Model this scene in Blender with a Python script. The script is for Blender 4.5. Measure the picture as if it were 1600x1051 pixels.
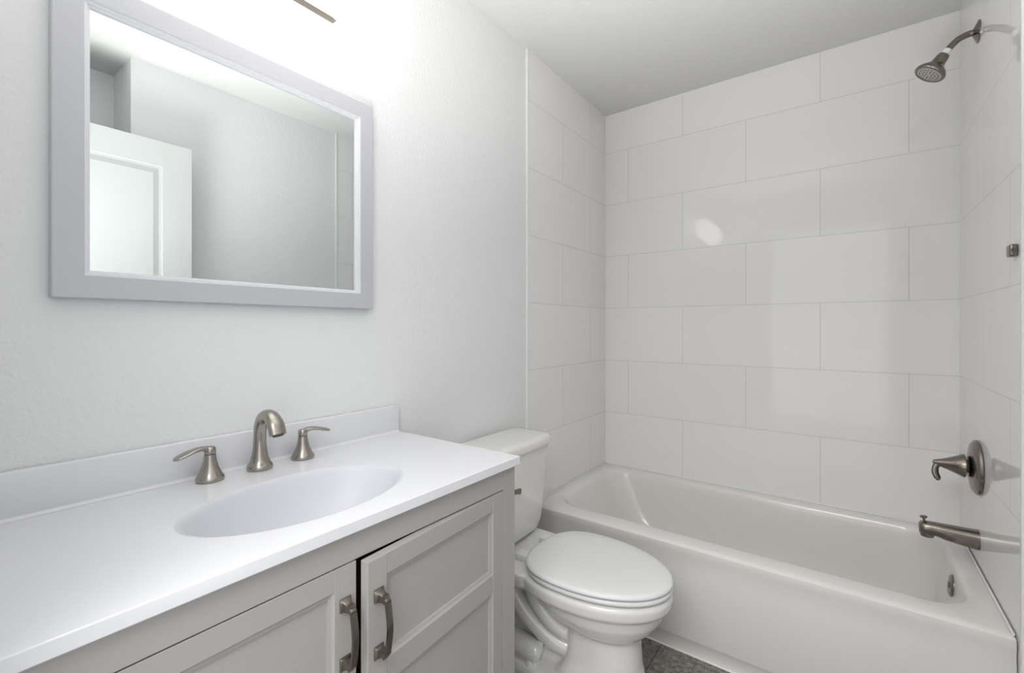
import bpy, bmesh, math, random
from mathutils import Vector, Matrix
PI = math.pi
S = bpy.context.scene
COL = S.collection
for o in list(bpy.data.objects): bpy.data.objects.remove(o)

# ------------------------------------------------------------------ camera
CAMX, CAMY, CAMZ = 1.166, 0.0, 1.2
cd = bpy.data.cameras.new('camera'); cam = bpy.data.objects.new('camera', cd); COL.objects.link(cam)
cam.location = (CAMX, CAMY, CAMZ)
cam.rotation_euler = (PI/2, 0, math.atan2(526, 709))
cd.sensor_width = 36; cd.lens = 709/1600*36
cd.shift_y = -(525.5-511)/1600
cd.clip_start = 0.02
S.camera = cam
# ------------------------------------------------------------------ world, lights, exposure
W = bpy.data.worlds.new('world'); S.world = W; W.use_nodes = True
W.node_tree.nodes['Background'].inputs[0].default_value = (0.97, 0.98, 1.0, 1)
W.node_tree.nodes['Background'].inputs[1].default_value = 0.95
S.view_settings.view_transform = 'Standard'; S.view_settings.look = 'None'
S.view_settings.exposure = 0.99; S.view_settings.gamma = 1; S.view_settings.use_curve_mapping = False
SHADE_EMIT = 2.2
HALL_W = 30.0
ld = bpy.data.lights.new('hall_fill_light', 'AREA'); ld.shape = 'RECTANGLE'; ld.size = 1.4; ld.size_y = 1.2  # added area light out of view in the hall, fills through the doorway
ld.energy = HALL_W; ld.color = (1.0, 0.98, 0.96)
lo = bpy.data.objects.new('hall_fill_light', ld); COL.objects.link(lo)
lo.location = (0.95, -0.9, 2.42)

# added fill disk, unseen by the doorway, bounced off the ceiling
fd = bpy.data.lights.new('bounce_fill', 'AREA'); fd.shape = 'DISK'; fd.size = .62; fd.spread = math.radians(84); fd.energy = 7.2; fd.color = (1, .99, .975)
fo = bpy.data.objects.new('bounce_fill', fd); COL.objects.link(fo); fo.location = (.86, .10, .80); fo.rotation_euler = (PI+math.radians(-21), 0, 0)

# ------------------------------------------------------------------ dimensions
RX = 1.524      # right wall / tub end wall
BY = 2.496      # back wall
CZ = 2.452       # ceiling
TUBY = 1.72     # tub apron
TILEY = 1.685   # edge of the tile surround
CT = 0.87       # counter top height

# ------------------------------------------------------------------ materials
def lin(c):
    return tuple((v/255/12.92 if v/255 <= .04045 else ((v/255+.055)/1.055)**2.4) for v in c)
def mat(name, rgb, rough=.5, metal=0, spec=.5, coat=0, coat_rough=.05):
    m = bpy.data.materials.new(name); m.use_nodes = True
    b = m.node_tree.nodes['Principled BSDF']
    b.inputs['Base Color'].default_value = (*lin(rgb), 1)
    b.inputs['Roughness'].default_value = rough
    b.inputs['Metallic'].default_value = metal
    b.inputs['Specular IOR Level'].default_value = spec
    b.inputs['Coat Weight'].default_value = coat
    b.inputs['Coat Roughness'].default_value = coat_rough
    return m
def noise_bump(m, scale, strength, dist=.002, detail=3, stretch=(1,1,1)):
    nt = m.node_tree; b = nt.nodes['Principled BSDF']
    tc = nt.nodes.new('ShaderNodeTexCoord'); mp = nt.nodes.new('ShaderNodeMapping')
    mp.inputs['Scale'].default_value = stretch
    nz = nt.nodes.new('ShaderNodeTexNoise'); nz.inputs['Scale'].default_value = scale; nz.inputs['Detail'].default_value = detail
    bp = nt.nodes.new('ShaderNodeBump'); bp.inputs['Strength'].default_value = strength; bp.inputs['Distance'].default_value = dist
    nt.links.new(tc.outputs['Object'], mp.inputs[0]); nt.links.new(mp.outputs[0], nz.inputs['Vector'])
    nt.links.new(nz.outputs['Fac'], bp.inputs['Height']); nt.links.new(bp.outputs[0], b.inputs['Normal'])
    return nz
def tile_mat(name, axes, shift, w, h, rgb, grout, mortar, rough, vary=0, detail_noise=None):
    """running-bond tile on the plane spanned by two object axes (metres)"""
    m = mat(name, rgb, rough, spec=.4); nt = m.node_tree; b = nt.nodes['Principled BSDF']; L = nt.links.new
    tc = nt.nodes.new('ShaderNodeTexCoord'); sp = nt.nodes.new('ShaderNodeSeparateXYZ'); L(tc.outputs['Object'], sp.inputs[0])
    cb = nt.nodes.new('ShaderNodeCombineXYZ')
    for i, (ax, sh) in enumerate(zip(axes, shift)):
        ad = nt.nodes.new('ShaderNodeMath'); ad.operation = 'ADD'; ad.inputs[1].default_value = sh
        L(sp.outputs[ax], ad.inputs[0]); L(ad.outputs[0], cb.inputs[i])
    br = nt.nodes.new('ShaderNodeTexBrick'); L(cb.outputs[0], br.inputs['Vector'])
    br.offset = .5; br.offset_frequency = 2; br.squash = 1
    br.inputs['Scale'].default_value = 1; br.inputs['Brick Width'].default_value = w; br.inputs['Row Height'].default_value = h
    br.inputs['Mortar Size'].default_value = mortar; br.inputs['Mortar Smooth'].default_value = .15; br.inputs['Bias'].default_value = 0
    c1 = (*lin(rgb), 1); c2 = (*lin(tuple(v-vary for v in rgb)), 1)
    br.inputs['Color1'].default_value = c1; br.inputs['Color2'].default_value = c2
    br.inputs['Mortar'].default_value = (*lin(grout), 1)
    out = br.outputs['Color']
    if detail_noise:
        sc, amt = detail_noise
        nz = nt.nodes.new('ShaderNodeTexNoise'); nz.inputs['Scale'].default_value = sc; nz.inputs['Detail'].default_value = 8; nz.inputs['Roughness'].default_value = .7
        L(tc.outputs['Object'], nz.inputs['Vector'])
        rp = nt.nodes.new('ShaderNodeMapRange'); rp.inputs['From Min'].default_value = .3; rp.inputs['From Max'].default_value = .7
        rp.inputs['To Min'].default_value = 1-amt; rp.inputs['To Max'].default_value = 1+amt
        L(nz.outputs['Fac'], rp.inputs[0])
        mx = nt.nodes.new('ShaderNodeVectorMath'); mx.operation = 'SCALE'; L(out, mx.inputs[0]); L(rp.outputs[0], mx.inputs['Scale']); out = mx.outputs[0]
    L(out, b.inputs['Base Color'])
    iv = nt.nodes.new('ShaderNodeMath'); iv.operation = 'SUBTRACT'; iv.inputs[0].default_value = 1; L(br.outputs['Fac'], iv.inputs[1])
    bp = nt.nodes.new('ShaderNodeBump'); bp.inputs['Strength'].default_value = .6; bp.inputs['Distance'].default_value = .001
    L(iv.outputs[0], bp.inputs['Height'])
    # very slight waviness of the glaze
    n2 = nt.nodes.new('ShaderNodeTexNoise'); n2.inputs['Scale'].default_value = 5; n2.inputs['Detail'].default_value = 1; L(tc.outputs['Object'], n2.inputs['Vector'])
    b2 = nt.nodes.new('ShaderNodeBump'); b2.inputs['Strength'].default_value = .25; b2.inputs['Distance'].default_value = .004
    L(n2.outputs['Fac'], b2.inputs['Height']); L(bp.outputs[0], b2.inputs['Normal']); L(b2.outputs[0], b.inputs['Normal'])
    return m
M = {}
M['paint'] = mat('white_wall_paint', (233, 234, 235), .6, spec=.35); noise_bump(M['paint'], 100, .6, .003, 2)
M['ceil'] = mat('ceiling_paint', (219, 219, 217), .8, spec=.2); noise_bump(M['ceil'], 60, .3, .002, 2)
TC = (241, 240, 240); TG = (214, 214, 212)
M['tile_back'] = tile_mat('tile_back', ('X', 'Z'), (-.147-.305, -.091), .61, .305, TC, TG, .0014, .05, 2)
M['tile_left'] = tile_mat('tile_left', ('Y', 'Z'), (-1.994-.305, -.091), .61, .305, TC, TG, .0014, .05, 2)
M['tile_right'] = tile_mat('tile_right', ('Y', 'Z'), (-2.10, -.091), .61, .305, TC, TG, .0014, .05, 2)
M['floor'] = tile_mat('floor_tile', ('Y', 'X'), (-1.12, -.597), .61, .305, (126, 124, 119), (82, 80, 77), .002, .45, 6, (60, .75))
M['white_trim'] = mat('white_trim_paint', (236, 237, 236), .35)
M['door'] = mat('door_paint', (204, 206, 205), .35)
M['caulk'] = mat('caulk', (240, 240, 238), .4)
M['porcelain'] = mat('porcelain', (228, 227, 225), .12, coat=.5, coat_rough=.03)
M['seat'] = mat('seat_plastic', (226, 227, 227), .28)
M['acrylic'] = mat('tub_enamel', (227, 225, 222), .2, coat=.15, coat_rough=.05)
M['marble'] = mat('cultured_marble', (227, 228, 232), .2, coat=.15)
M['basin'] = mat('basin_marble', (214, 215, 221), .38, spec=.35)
M['grey'] = mat('grey_cabinet_paint', (168, 165, 163), .42)
M['dark'] = mat('dark_interior', (40, 38, 36), .8)
M['nickel'] = mat('brushed_nickel', (168, 163, 155), .27, metal=1); noise_bump(M['nickel'], 60, .12, .0006, 2, (1, 1, 14))
M['nickel2'] = mat('worn_nickel', (132, 126, 118), .24, metal=1)
M['chrome'] = mat('chrome', (200, 200, 198), .12, metal=1)
M['frame'] = mat('silver_frame_paint', (193, 194, 200), .38, metal=.0)
M['lip'] = mat('frame_lip', (224, 225, 230), .3)
M['mirror'] = mat('mirror_silver', (232, 236, 236), .0, metal=1)
M['tape'] = mat('thread_tape', (238, 238, 236), .6)
M['rubber'] = mat('nozzle_rubber', (190, 188, 184), .5)
M['nozzle'] = mat('nozzle_dark', (90, 87, 82), .6)
ge = mat('frosted_glass_lit', (250, 250, 248), .3)
b = ge.node_tree.nodes['Principled BSDF']; b.inputs['Emission Color'].default_value = (1, .975, .94, 1); b.inputs['Emission Strength'].default_value = SHADE_EMIT
M['shade'] = ge

# ------------------------------------------------------------------ mesh helpers
def new(): return bmesh.new()
def obj(name, bm, m, parent=None, smooth=False, angle=35):
    bmesh.ops.remove_doubles(bm, verts=bm.verts, dist=1e-6)
    bmesh.ops.recalc_face_normals(bm, faces=bm.faces)
    me = bpy.data.meshes.new(name); bm.to_mesh(me); bm.free()
    me.materials.append(M[m] if isinstance(m, str) else m)
    o = bpy.data.objects.new(name, me); COL.objects.link(o)
    if smooth:
        for p in me.polygons: p.use_smooth = True
        me.set_sharp_from_angle(angle=math.radians(angle))
    if parent:
        o.parent = parent
        o.matrix_parent_inverse = parent_inv(parent)
    return o
def parent_inv(p):
    m = Matrix.LocRotScale(p.location, p.rotation_euler, None)
    q = p
    if p.parent: m = p.parent.matrix_basis @ p.matrix_parent_inverse @ m if False else p_world(p)
    return m.inverted()
def p_world(p):
    m = Matrix.LocRotScale(p.location, p.rotation_euler, None)
    if p.parent: m = p_world(p.parent) @ p.matrix_parent_inverse @ m
    return m
def box(bm, x0, x1, y0, y1, z0, z1, bev=0, seg=2, mtx=None):
    vs = [bm.verts.new((x, y, z)) for x in (x0, x1) for y in (y0, y1) for z in (z0, z1)]
    fs = [(0,1,3,2), (4,6,7,5), (0,4,5,1), (2,3,7,6), (0,2,6,4), (1,5,7,3)]
    F = [bm.faces.new([vs[i] for i in f]) for f in fs]
    if bev:
        es = {e for f in F for e in f.edges}
        r = bmesh.ops.bevel(bm, geom=list(es), offset=bev, segments=seg, profile=.5, affect='EDGES')
        vs = list({v for f in r['faces'] for v in f.verts} | {v for v in vs if v.is_valid})
    if mtx: bmesh.ops.transform(bm, matrix=mtx, verts=vs)
def frame_of(d):
    d = Vector(d).normalized(); up = Vector((0, 0, 1)) if abs(d.z) < .95 else Vector((0, 1, 0))
    s = d.cross(up).normalized(); return s, s.cross(d).normalized()
def lathe(bm, org, axis, prof, n=40, sx=1, sy=1):
    """prof = [(distance along axis, radius)]"""
    org = Vector(org); ax = Vector(axis).normalized(); s, u = frame_of(ax); rings = []
    for h, r in prof:
        c = org+ax*h
        if r < 1e-6: rings.append([bm.verts.new(c)])
        else: rings.append([bm.verts.new(c+s*(r*sx*math.cos(2*PI*i/n))+u*(r*sy*math.sin(2*PI*i/n))) for i in range(n)])
    bridge(bm, rings)
def bridge(bm, rings, cap=True):
    for a, b_ in zip(rings, rings[1:]):
        if len(a) == 1 and len(b_) == 1: continue
        n = max(len(a), len(b_))
        for i in range(n):
            j = (i+1) % n
            if len(a) == 1: bm.faces.new((a[0], b_[i], b_[j]))
            elif len(b_) == 1: bm.faces.new((a[i], b_[0], a[j]))
            else: bm.faces.new((a[i], b_[i], b_[j], a[j]))
    if cap:
        for r in (rings[0], rings[-1]):
            if len(r) > 2: bm.faces.new(r)
def catmull(P, k=8):
    P = [Vector(p) for p in P]; out = []
    for i in range(len(P)-1):
        p0 = P[max(i-1, 0)]; p1 = P[i]; p2 = P[i+1]; p3 = P[min(i+2, len(P)-1)]
        for j in range(k):
            t = j/k
            out.append(.5*((2*p1)+(-p0+p2)*t+(2*p0-5*p1+4*p2-p3)*t*t+(-p0+3*p1-3*p2+p3)*t**3))
    out.append(P[-1]); return out
def tube(bm, path, radii, n=20, k=8, flat=None, ref=None):
    """radii per control point: r or (a, b): a along the side vector, b along the up vector"""
    R = [Vector((r, r, 0)) if not isinstance(r, tuple) else Vector((r[0], r[1], 0)) for r in radii]
    P = catmull(path, k); Q = catmull(R, k); rings = []
    pu = Vector(ref) if ref else None
    for i, p in enumerate(P):
        d = (P[min(i+1, len(P)-1)]-P[max(i-1, 0)]).normalized()
        if pu is None: s, u = frame_of(d)
        else:
            s = d.cross(pu).normalized(); u = s.cross(d).normalized()
        pu = u
        rings.append([bm.verts.new(p+s*(Q[i].x*math.cos(2*PI*j/n))+u*(Q[i].y*math.sin(2*PI*j/n))) for j in range(n)])
    bridge(bm, rings)
def rrect(cx, cy, hx, hy, r, k=8):
    r = min(r, hx, hy); pts = []
    for q, (sx, sy) in enumerate(((1, 1), (-1, 1), (-1, -1), (1, -1))):
        for j in range(k+1):
            a = q*PI/2+j*PI/2/k
            pts.append((cx+sx*(hx-r)+r*math.cos(a), cy+sy*(hy-r)+r*math.sin(a)))
    return pts
def loft(bm, rings, cap=True):
    R = [[bm.verts.new(p) for p in r] for r in rings]; bridge(bm, R, cap); return R
def thing(name, label, cat, loc, group=None, rz=0):
    o = bpy.data.objects.new(name, None); COL.objects.link(o); o.location = loc; o.rotation_euler = (0, 0, rz)
    o.empty_display_size = .05
    o['label'] = label; o['category'] = cat
    if group: o['group'] = group
    return o
def struct(name, bm, m, label=None, **k):
    o = obj(name, bm, m, **k); o['kind'] = 'structure'
    if label: o['label'] = label
    return o
def sbox(name, m, *a, label=None, bev=0):
    bm = new(); box(bm, *a, bev=bev); return struct(name, bm, m, label)

# ------------------------------------------------------------------ the room
sbox('floor', 'floor', -.12, 1.95, -2.2, BY+.12, -.08, 0)
sbox('ceiling', 'ceil', -.12, 1.95, -.12, BY+.12, CZ, CZ+.1)
sbox('wall_left', 'paint', -.12, 0, -.12, TILEY, 0, CZ, label='white textured wall behind the mirror and toilet')
sbox('wall_left', 'tile_left', -.12, 0.006, TILEY, BY, 0, CZ, label='white tiled wall at the left end of the bathtub')
sbox('wall_back', 'tile_back', -.12, RX+.12, BY, BY+.12, 0, CZ, label='white tiled wall along the bathtub')
sbox('wall_right', 'tile_right', RX-.006, RX+.12, TILEY, BY, 0, CZ, label='white tiled wall with the shower head and tub spout')
sbox('wall_right', 'paint', RX, RX+.30+.12, .635, TILEY, 0, CZ, label='white painted wall opposite the mirror')
sbox('wall_right', 'paint', RX+.28, RX+.42, -.12, .635, 0, CZ, label='white painted wall of the recess behind the door')
DX0, DX1 = .58, 1.45
bm = new(); box(bm, 0, DX0, -.12, 0, 0, CZ); box(bm, DX1, RX+.28, -.12, 0, 0, CZ); box(bm, DX0, DX1, -.12, 0, 2.075, CZ)
struct('wall_front', bm, 'paint')
# door casing
bm = new(); box(bm, DX0-.06, DX0, 0, .012, 0, 2.135, .003); box(bm, DX1, DX1+.06, 0, .012, 0, 2.135, .003); box(bm, DX0, DX1, 0, .012, 2.075, 2.135, .003)
struct('trim_3', bm, 'white_trim', 'white casing around the doorway')
# tile edge trims
sbox('trim_1', 'white_trim', 0, .010, TILEY-.011, TILEY, 0, CZ, label='white edge strip at the end of the left wall tile', bev=.002)
sbox('trim_2', 'white_trim', RX-.010, RX, TILEY-.011, TILEY, 0, CZ, label='white edge strip at the end of the right wall tile', bev=.002)
sbox('baseboard_left', 'white_trim', 0, .012, .96, TILEY-.012, 0, .09, bev=.003)
sbox('baseboard_right', 'white_trim', RX-.012, RX, .635, TILEY-.012, 0, .09, bev=.003)
# caulk lines
sbox('trim_4', 'caulk', .006, RX-.006, TUBY-.003, TUBY+.0055, 0, .005, label='white caulk line where the tub apron meets the floor', bev=.002)

# open door, hinged at the doorway
dr = thing('door_1', 'open white panelled door seen in the mirror', 'door', (1.437, .022, 0)); dr['kind'] = 'structure'
del dr['category']
bm = new()
DW, DH, DT = .815, 2.055, .035
st = .115
ys = [(0, st), (DW-st, DW)]
for a, b_ in ys: box(bm, -DT, 0, a, b_, .01, DH)
for a, b_ in ((.01, .24), (.98, 1.10), (DH-st, DH)): box(bm, -DT, 0, st, DW-st, a, b_)
for z0, z1 in ((.24, .98), (1.10, DH-st)):
    box(bm, -DT+.010, -.010, st, DW-st, z0, z1)
    # raised field with sloping edges on both faces
    for sx, x0, x1 in ((-1, -DT+.010, -DT+.003), (1, -.010, -.003)):
        R = [[(x0, y, z) for y, z in rrect(DW/2, (z0+z1)/2, DW/2-st-.012, (z1-z0)/2-.012, .001, 1)],
             [(x1, y, z) for y, z in rrect(DW/2, (z0+z1)/2, DW/2-st-.035, (z1-z0)/2-.035, .001, 1)]]
        loft(bm, R)
A = math.radians(0.0)
dr.rotation_euler = (0, 0, A)
MT = Matrix.Translation(dr.location) @ Matrix.Rotation(A, 4, 'Z')
bmesh.ops.transform(bm, matrix=MT, verts=bm.verts)
obj('door_leaf', bm, 'door', dr)
for sx in (-1, 1):
    bm = new(); x0 = -DT if sx < 0 else 0
    lathe(bm, (x0, DW-.07, .95), (sx, 0, 0), [(0, .032), (.006, .032), (.010, .014), (.03, .012), (.036, .022), (.05, .027), (.062, .022), (.067, 0)], 28)
    bmesh.ops.transform(bm, matrix=MT, verts=bm.verts)
    obj('door_knob', bm, 'nickel', dr, True)

# ------------------------------------------------------------------ bathtub
tub = thing('bathtub', 'white alcove bathtub with a plain apron under the tiled wall', 'bathtub', ((RX)/2, (TUBY+BY)/2, 0))
TZ = .397
x0, x1, y0, y1 = .008, RX-.008, TUBY, BY-.002
cx_, cy_ = (x0+x1)/2, (y0+y1)/2
bm = new()
def tr(hx0, hx1, hy0, hy1, r, z): # ring by rim widths from each side
    X0, X1, Y0, Y1 = x0+hx0, x1-hx1, y0+hy0, y1-hy1
    return [(x, y, z) for x, y in rrect((X0+X1)/2, (Y0+Y1)/2, (X1-X0)/2, (Y1-Y0)/2, r, 10)]
outer = [tr(0, 0, .006, 0, .001, .0),
         tr(0, 0, .006, 0, .001, .044), tr(0, 0, -.003, 0, .001, .058), tr(0, 0, -.004, 0, .001, .061), tr(0, 0, .000, 0, .001, .30),
         tr(0, 0, .003, 0, .002, .345), tr(0, 0, .000, 0, .002, .362), tr(0, 0, -.001, 0, .003, .380),
         tr(0, 0, .000, 0, .006, .389), tr(.004, .004, .007, .004, .008, .395), tr(.012, .012, .018, .010, .01, .398)]
inner = [tr(.045, .05, .078, .040, .12, .3975), tr(.055, .058, .090, .047, .12, .394), tr(.066, .064, .100, .054, .12, .384),
         tr(.078, .067, .106, .060, .12, .36), tr(.105, .072, .112, .066, .12, .30), tr(.16, .085, .122, .078, .12, .20),
         tr(.21, .10, .135, .092, .12, .12), tr(.25, .125, .16, .12, .11, .085), tr(.32, .18, .21, .17, .10, .072), tr(.50, .35, .30, .27, .06, .068)]
loft(bm, outer+inner)
obj('tub_shell', bm, 'acrylic', tub, True, 40)
# tiny caulk bead along walls
bm = new()
pth = [(x0+.004, TUBY+.012, TZ+.001), (x0+.004, y1-.004, TZ+.001)]
for a, b_ in ((pth[0], pth[1]), (pth[1], (x1-.004, y1-.004, TZ+.001)), ((x1-.004, y1-.004, TZ+.001), (x1-.004, TUBY+.012, TZ+.001))):
    lathe(bm, a, Vector(b_)-Vector(a), [(0, .0032), ((Vector(b_)-Vector(a)).length, .0032)], 10)
obj('caulk_bead', bm, 'caulk', tub, True)
bm = new()
OX = x1-.0685; n_ = Vector((-1, 0, .12))
lathe(bm, (OX+.002, 2.115, .328), n_, [(0, .036), (.006, .036), (.010, .031), (.011, .012), (.014, .009), (.015, 0)], 36)
ov = obj('overflow_plate', bm, 'nickel2', tub, True)
bm = new(); lathe(bm, (1.22, 2.10, .070), (0, 0, 1), [(0, .035), (.003, .035), (.006, .026), (.008, 0)], 30); obj('drain', bm, 'nickel2', tub, True)

# tub spout
FY = 2.165
sp = thing('tub_spout', 'nickel tub spout with a lift knob on the right tiled wall', 'spout', (RX-.006, FY, .49))
bm = new(); rings = []
XW = RX-.006
prof = [(0, .031, .032, 0), (.012, .030, .0315, 0), (.05, .028, .029, .002), (.085, .026, .026, .005), (.105, .024, .023, .008), (.120, .023, .023, .008),
        (.135, .023, .0235, .006), (.146, .021, .022, .005), (.151, .015, .015, .005)]
for d, ry, rz_, dz in prof:
    rings.append([(XW-d, FY+ry*math.copysign(abs(math.cos(2*PI*i/32))**.8, math.cos(2*PI*i/32)), .484+dz+rz_*math.copysign(abs(math.sin(2*PI*i/32))**.8, math.sin(2*PI*i/32))) for i in range(32)])
loft(bm, rings); obj('spout_body', bm, 'nickel2', sp, True, 50)
bm = new(); lathe(bm, (XW-.129, FY, .480), (0, 0, -1), [(0, .017), (.014, .019), (.018, .018), (.0185, .013), (.008, .012)], 28); obj('outlet', bm, 'nickel2', sp, True)
bm = new(); lathe(bm, (XW-.136, FY, .511), (-.15, 0, 1), [(0, .004), (.012, .004), (.015, .010), (.019, .0105), (.021, .007), (.0215, 0)], 24); obj('lift_knob', bm, 'nickel2', sp, True)

# shower valve
sv = thing('shower_valve', 'round nickel shower valve plate with a drooping lever above the tub spout', 'shower valve', (XW, FY, .725))
VZ = .727
bm = new(); lathe(bm, (XW, FY, VZ), (-1, 0, 0), [(0, .089), (.004, .091), (.010, .089), (.017, .079), (.021, .060), (.023, .040), (.027, .034), (.027, .0)], 64); obj('escutcheon', bm, 'nickel2', sv, True, 30)
bm = new(); lathe(bm, (XW-.022, FY, VZ), (-1, 0, 0), [(0, .022), (.014, .022)], 32); obj('valve_collar', bm, 'nozzle', sv, True)
hb = new()
lathe(hb, (XW-.032, FY, VZ), (-1, 0, 0), [(0, .030), (.002, .039), (.005, .0395), (.026, .029), (.048, .019), (.066, .0125), (.080, .0085), (.084, .0)], 40)
tube(hb, [(XW-.085, FY, VZ+.001), (XW-.097, FY-.001, VZ+.0), (XW-.107, FY-.004, VZ-.014), (XW-.109, FY-.008, VZ-.034), (XW-.103, FY-.010, VZ-.052), (XW-.102, FY-.010, VZ-.060)],
     [(.008, .008), (.008, .0085), (.007, .009), (.0065, .010), (.007, .009), (.003, .004)], 20)
obj('lever_handle', hb, 'nickel2', sv, True, 45)

# shower head and arm
sh = thing('shower', 'small nickel bell shower head on a short curved arm at top right', 'shower head', (XW, FY, 2.19))
SZ = 2.196
bm = new(); lathe(bm, (XW, FY, SZ), (-1, 0, 0), [(0, .036), (.003, .036), (.006, .028), (.012, .016), (.014, .011)], 40); obj('wall_flange', bm, 'nickel2', sh, True)
bm = new(); tube(bm, [(XW-.002, FY, SZ), (XW-.025, FY, SZ+.0), (XW-.050, FY-.004, SZ-.010), (XW-.070, FY-.008, SZ-.030), (XW-.080, FY-.010, SZ-.045)], [.0105]*5, 20); obj('shower_arm', bm, 'nickel2', sh, True)
P0 = Vector((XW-.077, FY-.0095, SZ-.040)); HD = Vector((-.56, -.10, -.82)).normalized()
bm = new(); lathe(bm, P0-HD*.004, HD, [(0, .0095), (.004, .0115), (.012, .0115), (.018, .0105), (.022, .0100)], 24); obj('thread_tape', bm, 'tape', sh, True)['label'] = 'white thread tape ring'
P1 = P0+HD*.016
bm = new(); lathe(bm, P1, HD, [(0, .011), (.002, .0165), (.010, .0185), (.026, .0200), (.036, .0225), (.044, .030), (.054, .040), (.062, .0455), (.068, .047), (.072, .045), (.0735, .040), (.070, .036)], 48); hd = obj('head_bell', bm, 'nickel2', sh, True, 30)
bm = new(); lathe(bm, P1, HD, [(.066, .0375), (.0715, .037), (.0725, .033), (.0725, 0)], 40); fc = obj('spray_face', bm, 'rubber', sh, True, 30)
bm = new(); s_, u_ = frame_of(HD)
for rr, nn in ((.010, 6), (.019, 12), (.029, 20)):
    for i in range(nn):
        a = 2*PI*i/nn; c = P1+HD*.0722+s_*rr*math.cos(a)+u_*rr*math.sin(a)
        lathe(bm, c, HD, [(0, .0022), (.0018, .0017), (.002, 0)], 8)
nz = obj('spray_nozzles', bm, 'nozzle', fc, True)

# small square hook at the right picture edge
hk = thing('wall_bracket', 'small square nickel wall bracket at the right edge, level with the mirror', 'bracket', (XW, 1.735, 1.400))
bm = new(); box(bm, XW-.016, XW, 1.718, 1.752, 1.384, 1.416, .004, 3); obj('bracket_block', bm, 'nickel2', hk, True)
bm = new(); lathe(bm, (XW-.0075, 1.7185, 1.400), (0, -1, 0), [(0, .0062), (.0015, .0062), (.0015, .003), (.0005, 0)], 20); obj('side_screw', bm, 'nozzle', hk, True)

# ------------------------------------------------------------------ toilet
TY = 1.365
tl = thing('toilet', 'white two piece toilet with closed lid between the vanity and bathtub', 'toilet', (.40, TY, 0))
def egg(xm, af, ab, w, z, pf=2.0, pb=2.5, n=64, dx=0):
    out = []
    for i in range(n):
        a = 2*PI*i/n; c, s = math.cos(a), math.sin(a)
        p = pf if c > 0 else pb
        r = (abs(c)**p+abs(s)**p)**(-1/p)
        out.append((xm+dx+(af if c > 0 else ab)*c*r, TY+w*s*r, z))
    return out
bm = new()
# bowl with rim band
loft(bm, [egg(.53, .10, .10, .085, .238), egg(.53, .140, .13, .117, .256), egg(.51, .182, .17, .142, .28), egg(.49, .220, .20, .159, .308), egg(.475, .245, .215, .168, .335),
          egg(.47, .254, .22, .172, .345), egg(.465, .268, .23, .181, .349), egg(.465, .274, .235, .185, .357), egg(.465, .277, .235, .187, .380), egg(.465, .273, .235, .184, .390), egg(.465, .262, .228, .174, .394)])
# front column, flared to the foot
loft(bm, [egg(.51, .165, .20, .118, .0, 2.2, 2.2), egg(.51, .163, .20, .116, .03, 2.2, 2.2), egg(.515, .148, .125, .108, .08, 2.2, 4), egg(.52, .130, .095, .099, .14, 2.2, 5), egg(.52, .124, .088, .095, .22, 2.2, 5), egg(.52, .122, .088, .095, .30, 2.2, 5)])
# foot plate
loft(bm, [[(x, y, z) for x, y in rrect(.36, TY, .245-i, .122-i, .06, 8)] for z, i in ((0, 0), (.045, 0), (.06, .006), (.066, .02))])
# rear trunk
loft(bm, [[(x, y, z) for x, y in rrect(xc, TY, hx, hy, .03, 6)] for z, xc, hx, hy in ((0, .27, .16, .04), (.15, .28, .16, .036), (.27, .26, .15, .045), (.34, .20, .15, .10), (.36, .19, .16, .165))])
# deck under tank
loft(bm, [[(x, y, z) for x, y in rrect(.185, TY, .16, hw, .05, 8)] for z, hw in ((.345, .160), (.352, .166), (.378, .168), (.392, .166), (.396, .155))])
# sculpted trapway, on both sides
for s in (-1, 1):
    tube(bm, [(.17, TY+s*.060, .34), (.20, TY+s*.070, .29), (.245, TY+s*.072, .235), (.30, TY+s*.062, .185), (.365, TY+s*.048, .145), (.46, TY+s*.02, .12)], [.03, .032, .031, .031, .031, .028], 20)
    tube(bm, [(.27, TY+s*.055, .35), (.305, TY+s*.075, .30), (.345, TY+s*.072, .25), (.40, TY+s*.055, .205), (.48, TY+s*.020, .17)], [.03, .032, .034, .032, .03], 20)
    tube(bm, [(.10, TY+s*.062, .095), (.16, TY+s*.070, .098), (.25, TY+s*.074, .098), (.315, TY+s*.072, .094), (.330, TY+s*.070, .090)], [.034, .040, .040, .036, .018], 20)
body = obj('bowl', bm, 'porcelain', tl, True)
rm = body.modifiers.new('Remesh', 'REMESH'); rm.mode = 'VOXEL'; rm.voxel_size = .004; rm.use_smooth_shade = True
sm = body.modifiers.new('Smooth', 'SMOOTH'); sm.factor = .5; sm.iterations = 4
# seat and lid
bm = new()
loft(bm, [egg(.465, .262, .160, .170, .3945, 2, 3), egg(.465, .264, .162, .172, .3985, 2, 3), egg(.465, .275, .17, .182, .400, 2, 3), egg(.465, .278, .17, .185, .405, 2, 3), egg(.465, .276, .17, .183, .412, 2, 3), egg(.465, .268, .165, .177, .4145, 2, 3)])
obj('seat', bm, 'seat', tl, True, 60)
bm = new()
LZ = .4165
loft(bm, [egg(.463, .270, .178, .178, LZ, 2, 2.7), egg(.463, .279, .184, .186, LZ+.002, 2, 2.7), egg(.463, .281, .186, .188, LZ+.007, 2, 2.7), egg(.463, .278, .184, .185, LZ+.013, 2, 2.7), egg(.463, .268, .176, .176, LZ+.0165, 2, 2.7),
          egg(.463, .22, .14, .14, LZ+.0185, 2, 2.5), egg(.463, .11, .07, .07, LZ+.020, 2, 2)])
obj('seat_lid', bm, 'seat', tl, True, 60)
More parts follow.
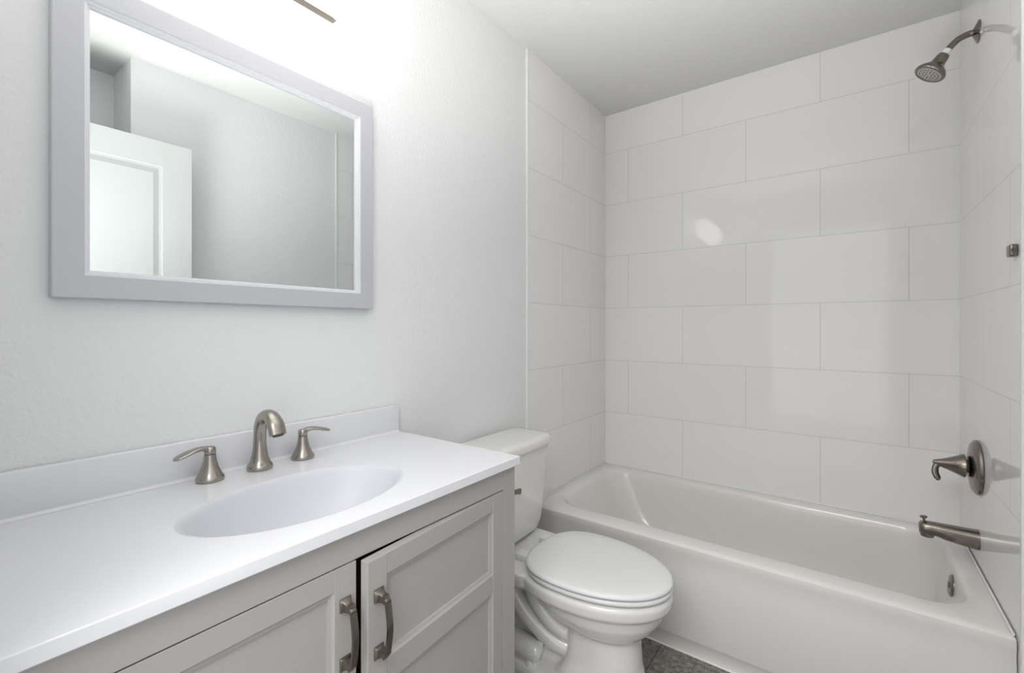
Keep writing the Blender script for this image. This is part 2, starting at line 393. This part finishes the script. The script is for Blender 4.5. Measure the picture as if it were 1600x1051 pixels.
for s in (-1, 1):
    bm = new(); box(bm, .236, .286, TY+s*.075-.02, TY+s*.075+.02, .392, .420, .006, 3)
    obj('hinge', bm, 'seat', tl, True)
# tank
bm = new()
def tk(z, xb, xf, hy, r, bow):
    P = rrect((xb+xf)/2, TY, (xf-xb)/2, hy, r, 8); out = []
    for x, y in P:
        t = (x-(xb+xf)/2)/((xf-xb)/2)
        if t > 0: x += bow*t*(1-((y-TY)/hy)**2)
        out.append((x, y, z))
    # subdivide the straight front so it can bow
    res = []
    for i, p in enumerate(out):
        q = out[(i+1) % len(out)]; res.append(p)
        if abs(p[1]-q[1]) > .05:
            for k in range(1, 12):
                f = k/12; y = p[1]+(q[1]-p[1])*f; x = p[0]+(q[0]-p[0])*f
                if x > (xb+xf)/2: x = (xf)+bow*(1-((y-TY)/hy)**2)
                res.append((x, y, z))
    return res
loft(bm, [tk(.398, .05, .155, .13, .04, .01), tk(.402, .038, .168, .150, .045, .01), tk(.418, .030, .180, .168, .05, .01), tk(.45, .026, .186, .178, .045, .011), tk(.55, .022, .192, .188, .04, .012), tk(.68, .020, .198, .196, .035, .014), tk(.742, .020, .200, .199, .035, .015)])
obj('tank', bm, 'porcelain', tl, True, 60)
bm = new()
loft(bm, [tk(.7425, .016, .205, .203, .04, .016), tk(.744, .014, .210, .208, .042, .016), tk(.762, .014, .211, .209, .042, .016), tk(.771, .016, .208, .206, .042, .016), tk(.776, .022, .200, .198, .038, .015), tk(.778, .04, .18, .175, .03, .012)])
obj('tank_lid', bm, 'porcelain', tl, True, 60)
bm = new()
lathe(bm, (.200, TY-.145, .625), (1, 0, 0), [(0, .016), (.010, .016), (.014, .010), (.022, .009), (.022, 0)], 24)
tube(bm, [(.220, TY-.150, .626), (.226, TY-.12, .626), (.228, TY-.08, .622), (.229, TY-.053, .617)], [(.005, .008), (.005, .008), (.005, .009), (.006, .011)], 16)
obj('flush_lever', bm, 'nickel2', tl, True)
for s in (-1, 1):
    bm = new(); lathe(bm, (.30, TY+s*.098, .060), (0, 0, 1), [(0, .014), (.012, .014), (.019, .010), (.022, 0)], 24); obj('bolt_cap', bm, 'seat', tl, True)

# ------------------------------------------------------------------ vanity cabinet
VX, VY0, VY1 = .476, .012, .942
ZT = CT-.022
ZC = ZT-.0008
va = thing('vanity_cabinet', 'grey shaker vanity cabinet with two doors under the white counter', 'cabinet', (.25, (VY0+VY1)/2, 0))
FT = .02 # face frame thickness
bm = new()
box(bm, .0015, VX-FT, VY0, VY0+.016, 0, ZC); box(bm, .0015, VX-FT, VY1-.016, VY1, 0, ZC)   # sides
box(bm, .0015, VX-FT, VY0+.016, VY1-.016, .10, .116)                                     # bottom
box(bm, .0015, .008, VY0+.016, VY1-.016, .116, ZC)                                          # back
obj('carcass', bm, 'grey', va)
D0, D1, DM = VY0+.050, VY1-.050, .4765
DZ0, DZ1 = .125, .7935
bm = new()
box(bm, VX-FT, VX, VY0, D0-.002, 0, ZC, .0008, 1); box(bm, VX-FT, VX, D1+.002, VY1, 0, ZC, .0008, 1)
box(bm, VX-FT, VX, D0-.002, D1+.002, DZ1+.003, ZC); box(bm, VX-FT, VX, D0-.002, D1+.002, .09, DZ0-.003)
obj('face_frame', bm, 'grey', va)
bm = new(); box(bm, VX-.09, VX-.075, VY0+.016, VY1-.016, 0, .10); obj('toe_kick', bm, 'dark', va)
def vdoor(ya, yb, hinge_y, ang, hy, lab):
    w = .042; t = .019; bm = new()
    def B(y0_, y1_, z0_, z1_, xa=VX-t, xb=VX, bev=.0007): box(bm, xa, xb, y0_, y1_, z0_, z1_, bev, 1)
    B(ya, ya+w, DZ0, DZ1); B(yb-w, yb, DZ0, DZ1)
    MR0, MR1 = .558, .604
    for z0_, z1_ in ((DZ0, DZ0+.045), (MR0, MR1), (DZ1-.038, DZ1)): B(ya+w, yb-w, z0_, z1_, xb=VX-.0006)
    for z0_, z1_ in ((DZ0+.045, MR0), (MR1, DZ1-.038)):
        # stepped bead then recessed panel
        Y0, Y1 = ya+w, yb-w; bd = .009
        xs = [(0, VX-.0015), (bd*.35, VX-.0035), (bd, VX-.0050), (bd+.0004, VX-.0085), (bd+.02, VX-.0085)]
        R = []
        for i, x in xs: R.append([(x, y, z) for y, z in ((Y0+i, z0_+i), (Y1-i, z0_+i), (Y1-i, z1_-i), (Y0+i, z1_-i))])
        loft(bm, R, cap=False)
        bm.faces.new([bm.verts.new(p) for p in R[-1]])
        box(bm, VX-t+.002, VX-.012, Y0, Y1, z0_, z1_)
    MT = Matrix.Translation((VX-.01, hinge_y, 0)) @ Matrix.Rotation(ang, 4, 'Z') @ Matrix.Translation((-(VX-.01), -hinge_y, 0))
    bmesh.ops.transform(bm, matrix=MT, verts=bm.verts)
    bmesh.ops.remove_doubles(bm, verts=bm.verts, dist=1e-6)
    me_o = obj('door', bm, 'grey', va); me_o['label'] = lab
    # handle: flat bowed bar on two flared square feet
    hb = new(); zt, zb = .739, .617
    for zc, sg in ((zt-.011, 1), (zb+.011, -1)):
        R = []
        for d, hw, hh, dz in ((0, .0105, .0115, 0), (.002, .0105, .0115, 0), (.006, .0075, .0085, -.001*sg), (.014, .0062, .0060, -.002*sg), (.022, .0060, .0050, -.004*sg), (.026, .0058, .0040, -.007*sg)):
            R.append([(VX+d, y, z) for y, z in rrect(hy, zc+dz, hw, hh, .0012, 2)])
        loft(hb, R)
    R = []
    zz = [zt-.012+.006, zt-.015, zt-.025, (zt+zb)/2, zb+.025, zb+.015, zb+.012-.006]
    xx = [.018, .0225, .0255, .0300, .0255, .0225, .018]
    for p, q in zip(catmull([(VX+x, hy, z) for x, z in zip(xx, zz)], 6), range(99)):
        R.append([(p.x-.0022, hy-.0058, p.z), (p.x-.0022, hy+.0058, p.z), (p.x+.0018, hy+.0058, p.z), (p.x+.0026, hy, p.z), (p.x+.0018, hy-.0058, p.z)])
    loft(hb, R)
    bmesh.ops.transform(hb, matrix=MT, verts=hb.verts)
    obj('handle', hb, 'nickel2', me_o, True, 30)
vdoor(D0, DM-.0025, D0, 0, DM-.0245, 'left cabinet door fully closed')
vdoor(DM+.0025, D1, D1, math.radians(3.4), DM+.0255, 'right cabinet door standing slightly ajar')

# ------------------------------------------------------------------ countertop with integral basin
ct = thing('countertop', 'white vanity countertop with moulded oval basin and low backsplash', 'countertop', (.25, (VY0+VY1)/2, ZT))
CX1, CY0_, CY1_ = .489, .004, .947
SX, SY, AX, AY = .298, .482, .132, .208
NA = 128
angs = [2*PI*i/NA for i in range(NA)]
def ell(s, z, dx=0, cc=None): return [(SX+dx+AX*s*math.cos(a), SY+AY*s*math.sin(a), z) for a in angs]
def rectring(ins, z):
    X0, X1, Y0, Y1 = .0015+ins*.2, CX1-ins, CY0_+ins, CY1_-ins; out = []
    for a in angs:
        dx, dy = AX*math.cos(a), AY*math.sin(a)
        t = min(((X1-SX)/dx if dx > 0 else (X0-SX)/dx) if abs(dx) > 1e-9 else 1e9, ((Y1-SY)/dy if dy > 0 else (Y0-SY)/dy) if abs(dy) > 1e-9 else 1e9)
        out.append([SX+dx*t, SY+dy*t, z])
    for cxx in (X0, X1):          # snap nearest samples to the true corners
        for cyy in (Y0, Y1):
            j = min(range(NA), key=lambda i: (out[i][0]-cxx)**2+(out[i][1]-cyy)**2); out[j][0] = cxx; out[j][1] = cyy
    return [tuple(p) for p in out]
bm = new()
loft(bm, [ell(1.045, CT), rectring(.0016, CT), rectring(.0005, CT-.0005), rectring(0, CT-.0016), rectring(0, ZT+.002), rectring(.002, ZT), ell(1.045, ZT), ell(1.045, CT)], cap=False)
obj('slab', bm, 'marble', ct, True, 20)
bm = new()
loft(bm, [ell(1.045, CT), ell(1.02, CT-.0008), ell(1.0, CT-.003), ell(.98, CT-.0085), ell(.955, CT-.018), ell(.90, CT-.040), ell(.82, CT-.066), ell(.70, CT-.092), ell(.55, CT-.112), ell(.38, CT-.124), ell(.20, CT-.130), ell(.09, CT-.132), ell(.0, CT-.132), ell(.0, CT-.142), ell(.40, CT-.136), ell(.72, CT-.104), ell(.92, CT-.055), ell(.99, CT-.025), ell(1.044, ZT), ell(1.045, CT)], cap=False)
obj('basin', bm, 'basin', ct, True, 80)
bm = new(); lathe(bm, (SX, SY, CT-.1325), (0, 0, 1), [(0, .022), (.003, .022), (.005, .016), (.009, .015), (.011, 0)], 28); obj('drain', bm, 'nickel', ct, True)
bm = new(); box(bm, .0015, .021, CY0_, CY1_-.004, CT-.0005, CT+.083, .0025, 3)
# cove between counter and backsplash
cv = [[(.021, y, CT+.006), (.0222, y, CT+.003), (.024, y, CT+.0012), (.027, y, CT+.0003), (.020, y, CT-.0003)] for y in (CY0_+.001, CY1_-.006)]
loft(bm, cv)
obj('backsplash', bm, 'marble', ct, True, 40)

# ------------------------------------------------------------------ faucet
sf = thing('faucet', 'brushed nickel widespread faucet with arched spout and two lever handles behind the basin', 'faucet', (.060, .500, CT))
bm = new()
fx, fy = .062, .500
CTs = CT; CT = CT+.0006
path = [(fx, fy, CT+.0005), (fx, fy, CT+.005), (fx, fy, CT+.010), (fx, fy, CT+.022), (fx, fy, CT+.045), (fx+.000, fy, CT+.070), (fx+.004, fy, CT+.098), (fx+.020, fy, CT+.121), (fx+.048, fy, CT+.128), (fx+.074, fy, CT+.113), (fx+.086, fy, CT+.090)]
rad = [(.0265, .0265), (.0275, .0275), (.0262, .0262), (.0195, .0195), (.0150, .0150), (.0135, .0135), (.0140, .0138), (.0155, .0140), (.0170, .0135), (.0185, .0125), (.0185, .0115)]
tube(bm, path, rad, 32, 6, ref=(1, 0, 0))
spt = obj('spout', bm, 'nickel', sf, True, 50)
bm = new(); dd = Vector((.012, 0, -.024)).normalized(); lathe(bm, Vector((fx+.0855, fy, CT+.091)), dd, [(0, .0095), (.0035, .0095), (.0035, .007), (.001, .006)], 24, 1.3, .9); obj('aerator', bm, 'nozzle', spt, True)
def fhandle(hy, s, lab):
    bm = new(); lathe(bm, (.060, hy, CT), (0, 0, 1), [(0, .0255), (.003, .027), (.008, .0265), (.012, .0235), (.020, .0195), (.030, .0155), (.042, .0125), (.056, .0108), (.056, 0)], 40); t = obj('handle', bm, 'nickel', sf, True, 50)
    bm = new(); lathe(bm, (.060, hy, CT+.056), (0, 0, 1), [(0, .0092), (.0016, .0092)], 32); obj('joint_ring', bm, 'nozzle', t, True)
    bm = new(); lathe(bm, (.060, hy, CT+.0576), (0, 0, 1), [(0, .0108), (.006, .0112), (.011, .0108), (.0145, .0085), (.0155, 0)], 32)
    dirv = Vector((.0, s, 0))
    def q(d, x, z): return (.060+x, hy+s*d, CT+z)
    tube(bm, [q(-.004, 0, .066), q(.008, .0, .069), q(.020, .002, .0710), q(.034, .004, .0695), (q(.049, .006, .0655)), q(.062, .008, .0615), q(.069, .009, .0595)],
         [(.0085, .0065), (.009, .006), (.009, .0050), (.0110, .0045), (.0130, .0045), (.0105, .0040), (.003, .0018)], 20, 6, ref=(0, 0, 1))
    obj('lever', bm, 'nickel', t, True, 50)
fhandle(.398, -1, 'brushed nickel lever handle left of the spout, pointing left')
fhandle(.605, 1, 'brushed nickel lever handle right of the spout, pointing right')

CT = CTs
# ------------------------------------------------------------------ mirror
mi = thing('mirror', 'rectangular wall mirror in a silver grey frame above the vanity', 'mirror', (0, .50, 1.255))
MY0, MY1, MZ0, MZ1 = .160, .841, 1.254, 1.856
bm = new(); R = []
for ins, x in ((.002, .0015), (0, .0022), (0, .024), (.0015, .0255), (.0425, .0255), (.0440, .0245)):
    R.append([(x, y, z) for y, z in ((MY0+ins, MZ0+ins), (MY1-ins, MZ0+ins), (MY1-ins, MZ1-ins), (MY0+ins, MZ1-ins))])
loft(bm, R, cap=False)
obj('frame', bm, 'frame', mi)
bm = new(); R = []
for ins, x in ((.0440, .0245), (.0450, .0215), (.0485, .0215), (.0492, .0175), (.0530, .0165), (.0535, .0118)):
    R.append([(x, y, z) for y, z in ((MY0+ins, MZ0+ins), (MY1-ins, MZ0+ins), (MY1-ins, MZ1-ins), (MY0+ins, MZ1-ins))])
loft(bm, R, cap=False)
obj('inner_lip', bm, 'lip', mi)
bm = new(); box(bm, .006, .012, MY0+.045, MY1-.045, MZ0+.045, MZ1-.045); obj('mirror_glass', bm, 'mirror', mi)

# ------------------------------------------------------------------ vanity light
vl = thing('vanity_light', 'three shade bar light with glowing frosted glass above the mirror', 'wall light', (0, .50, 2.06))
bm = new(); lathe(bm, (.0015, .50, 2.075), (1, 0, 0), [(0, .060), (.012, .060), (.018, .052), (.020, 0)], 48, 1.25, 1); obj('backplate', bm, 'chrome', vl, True)
bm = new(); box(bm, .028, .052, .285, .708, 2.032, 2.048, .002, 2); box(bm, .015, .034, .47, .53, 2.036, 2.046); obj('bar', bm, 'nickel2', vl)
for i, yy in enumerate((.30, .50, .70)):
    bm = new(); zt = 2.185
    tube(bm, [(.042, yy, 2.041), (.065, yy, 2.10), (.10, yy, 2.165), (.115, yy, 2.188), (.12, yy, 2.188)], [.005]*5, 12)
    lathe(bm, (.12, yy, 2.170), (0, 0, 1), [(0, .022), (.02, .022), (.026, .012), (.026, 0)], 28); obj('shade_holder', bm, 'chrome', vl, True)
    bm = new()
    lathe(bm, (.12, yy, 2.004), (0, 0, 1), [(0, 0), (.001, .018), (.004, .034), (.011, .048), (.022, .058), (.038, .064), (.070, .065), (.110, .060), (.145, .046), (.165, .030), (.170, .022), (.170, 0)], 40)
    obj('glass_shade', bm, 'shade', vl, True, 80)
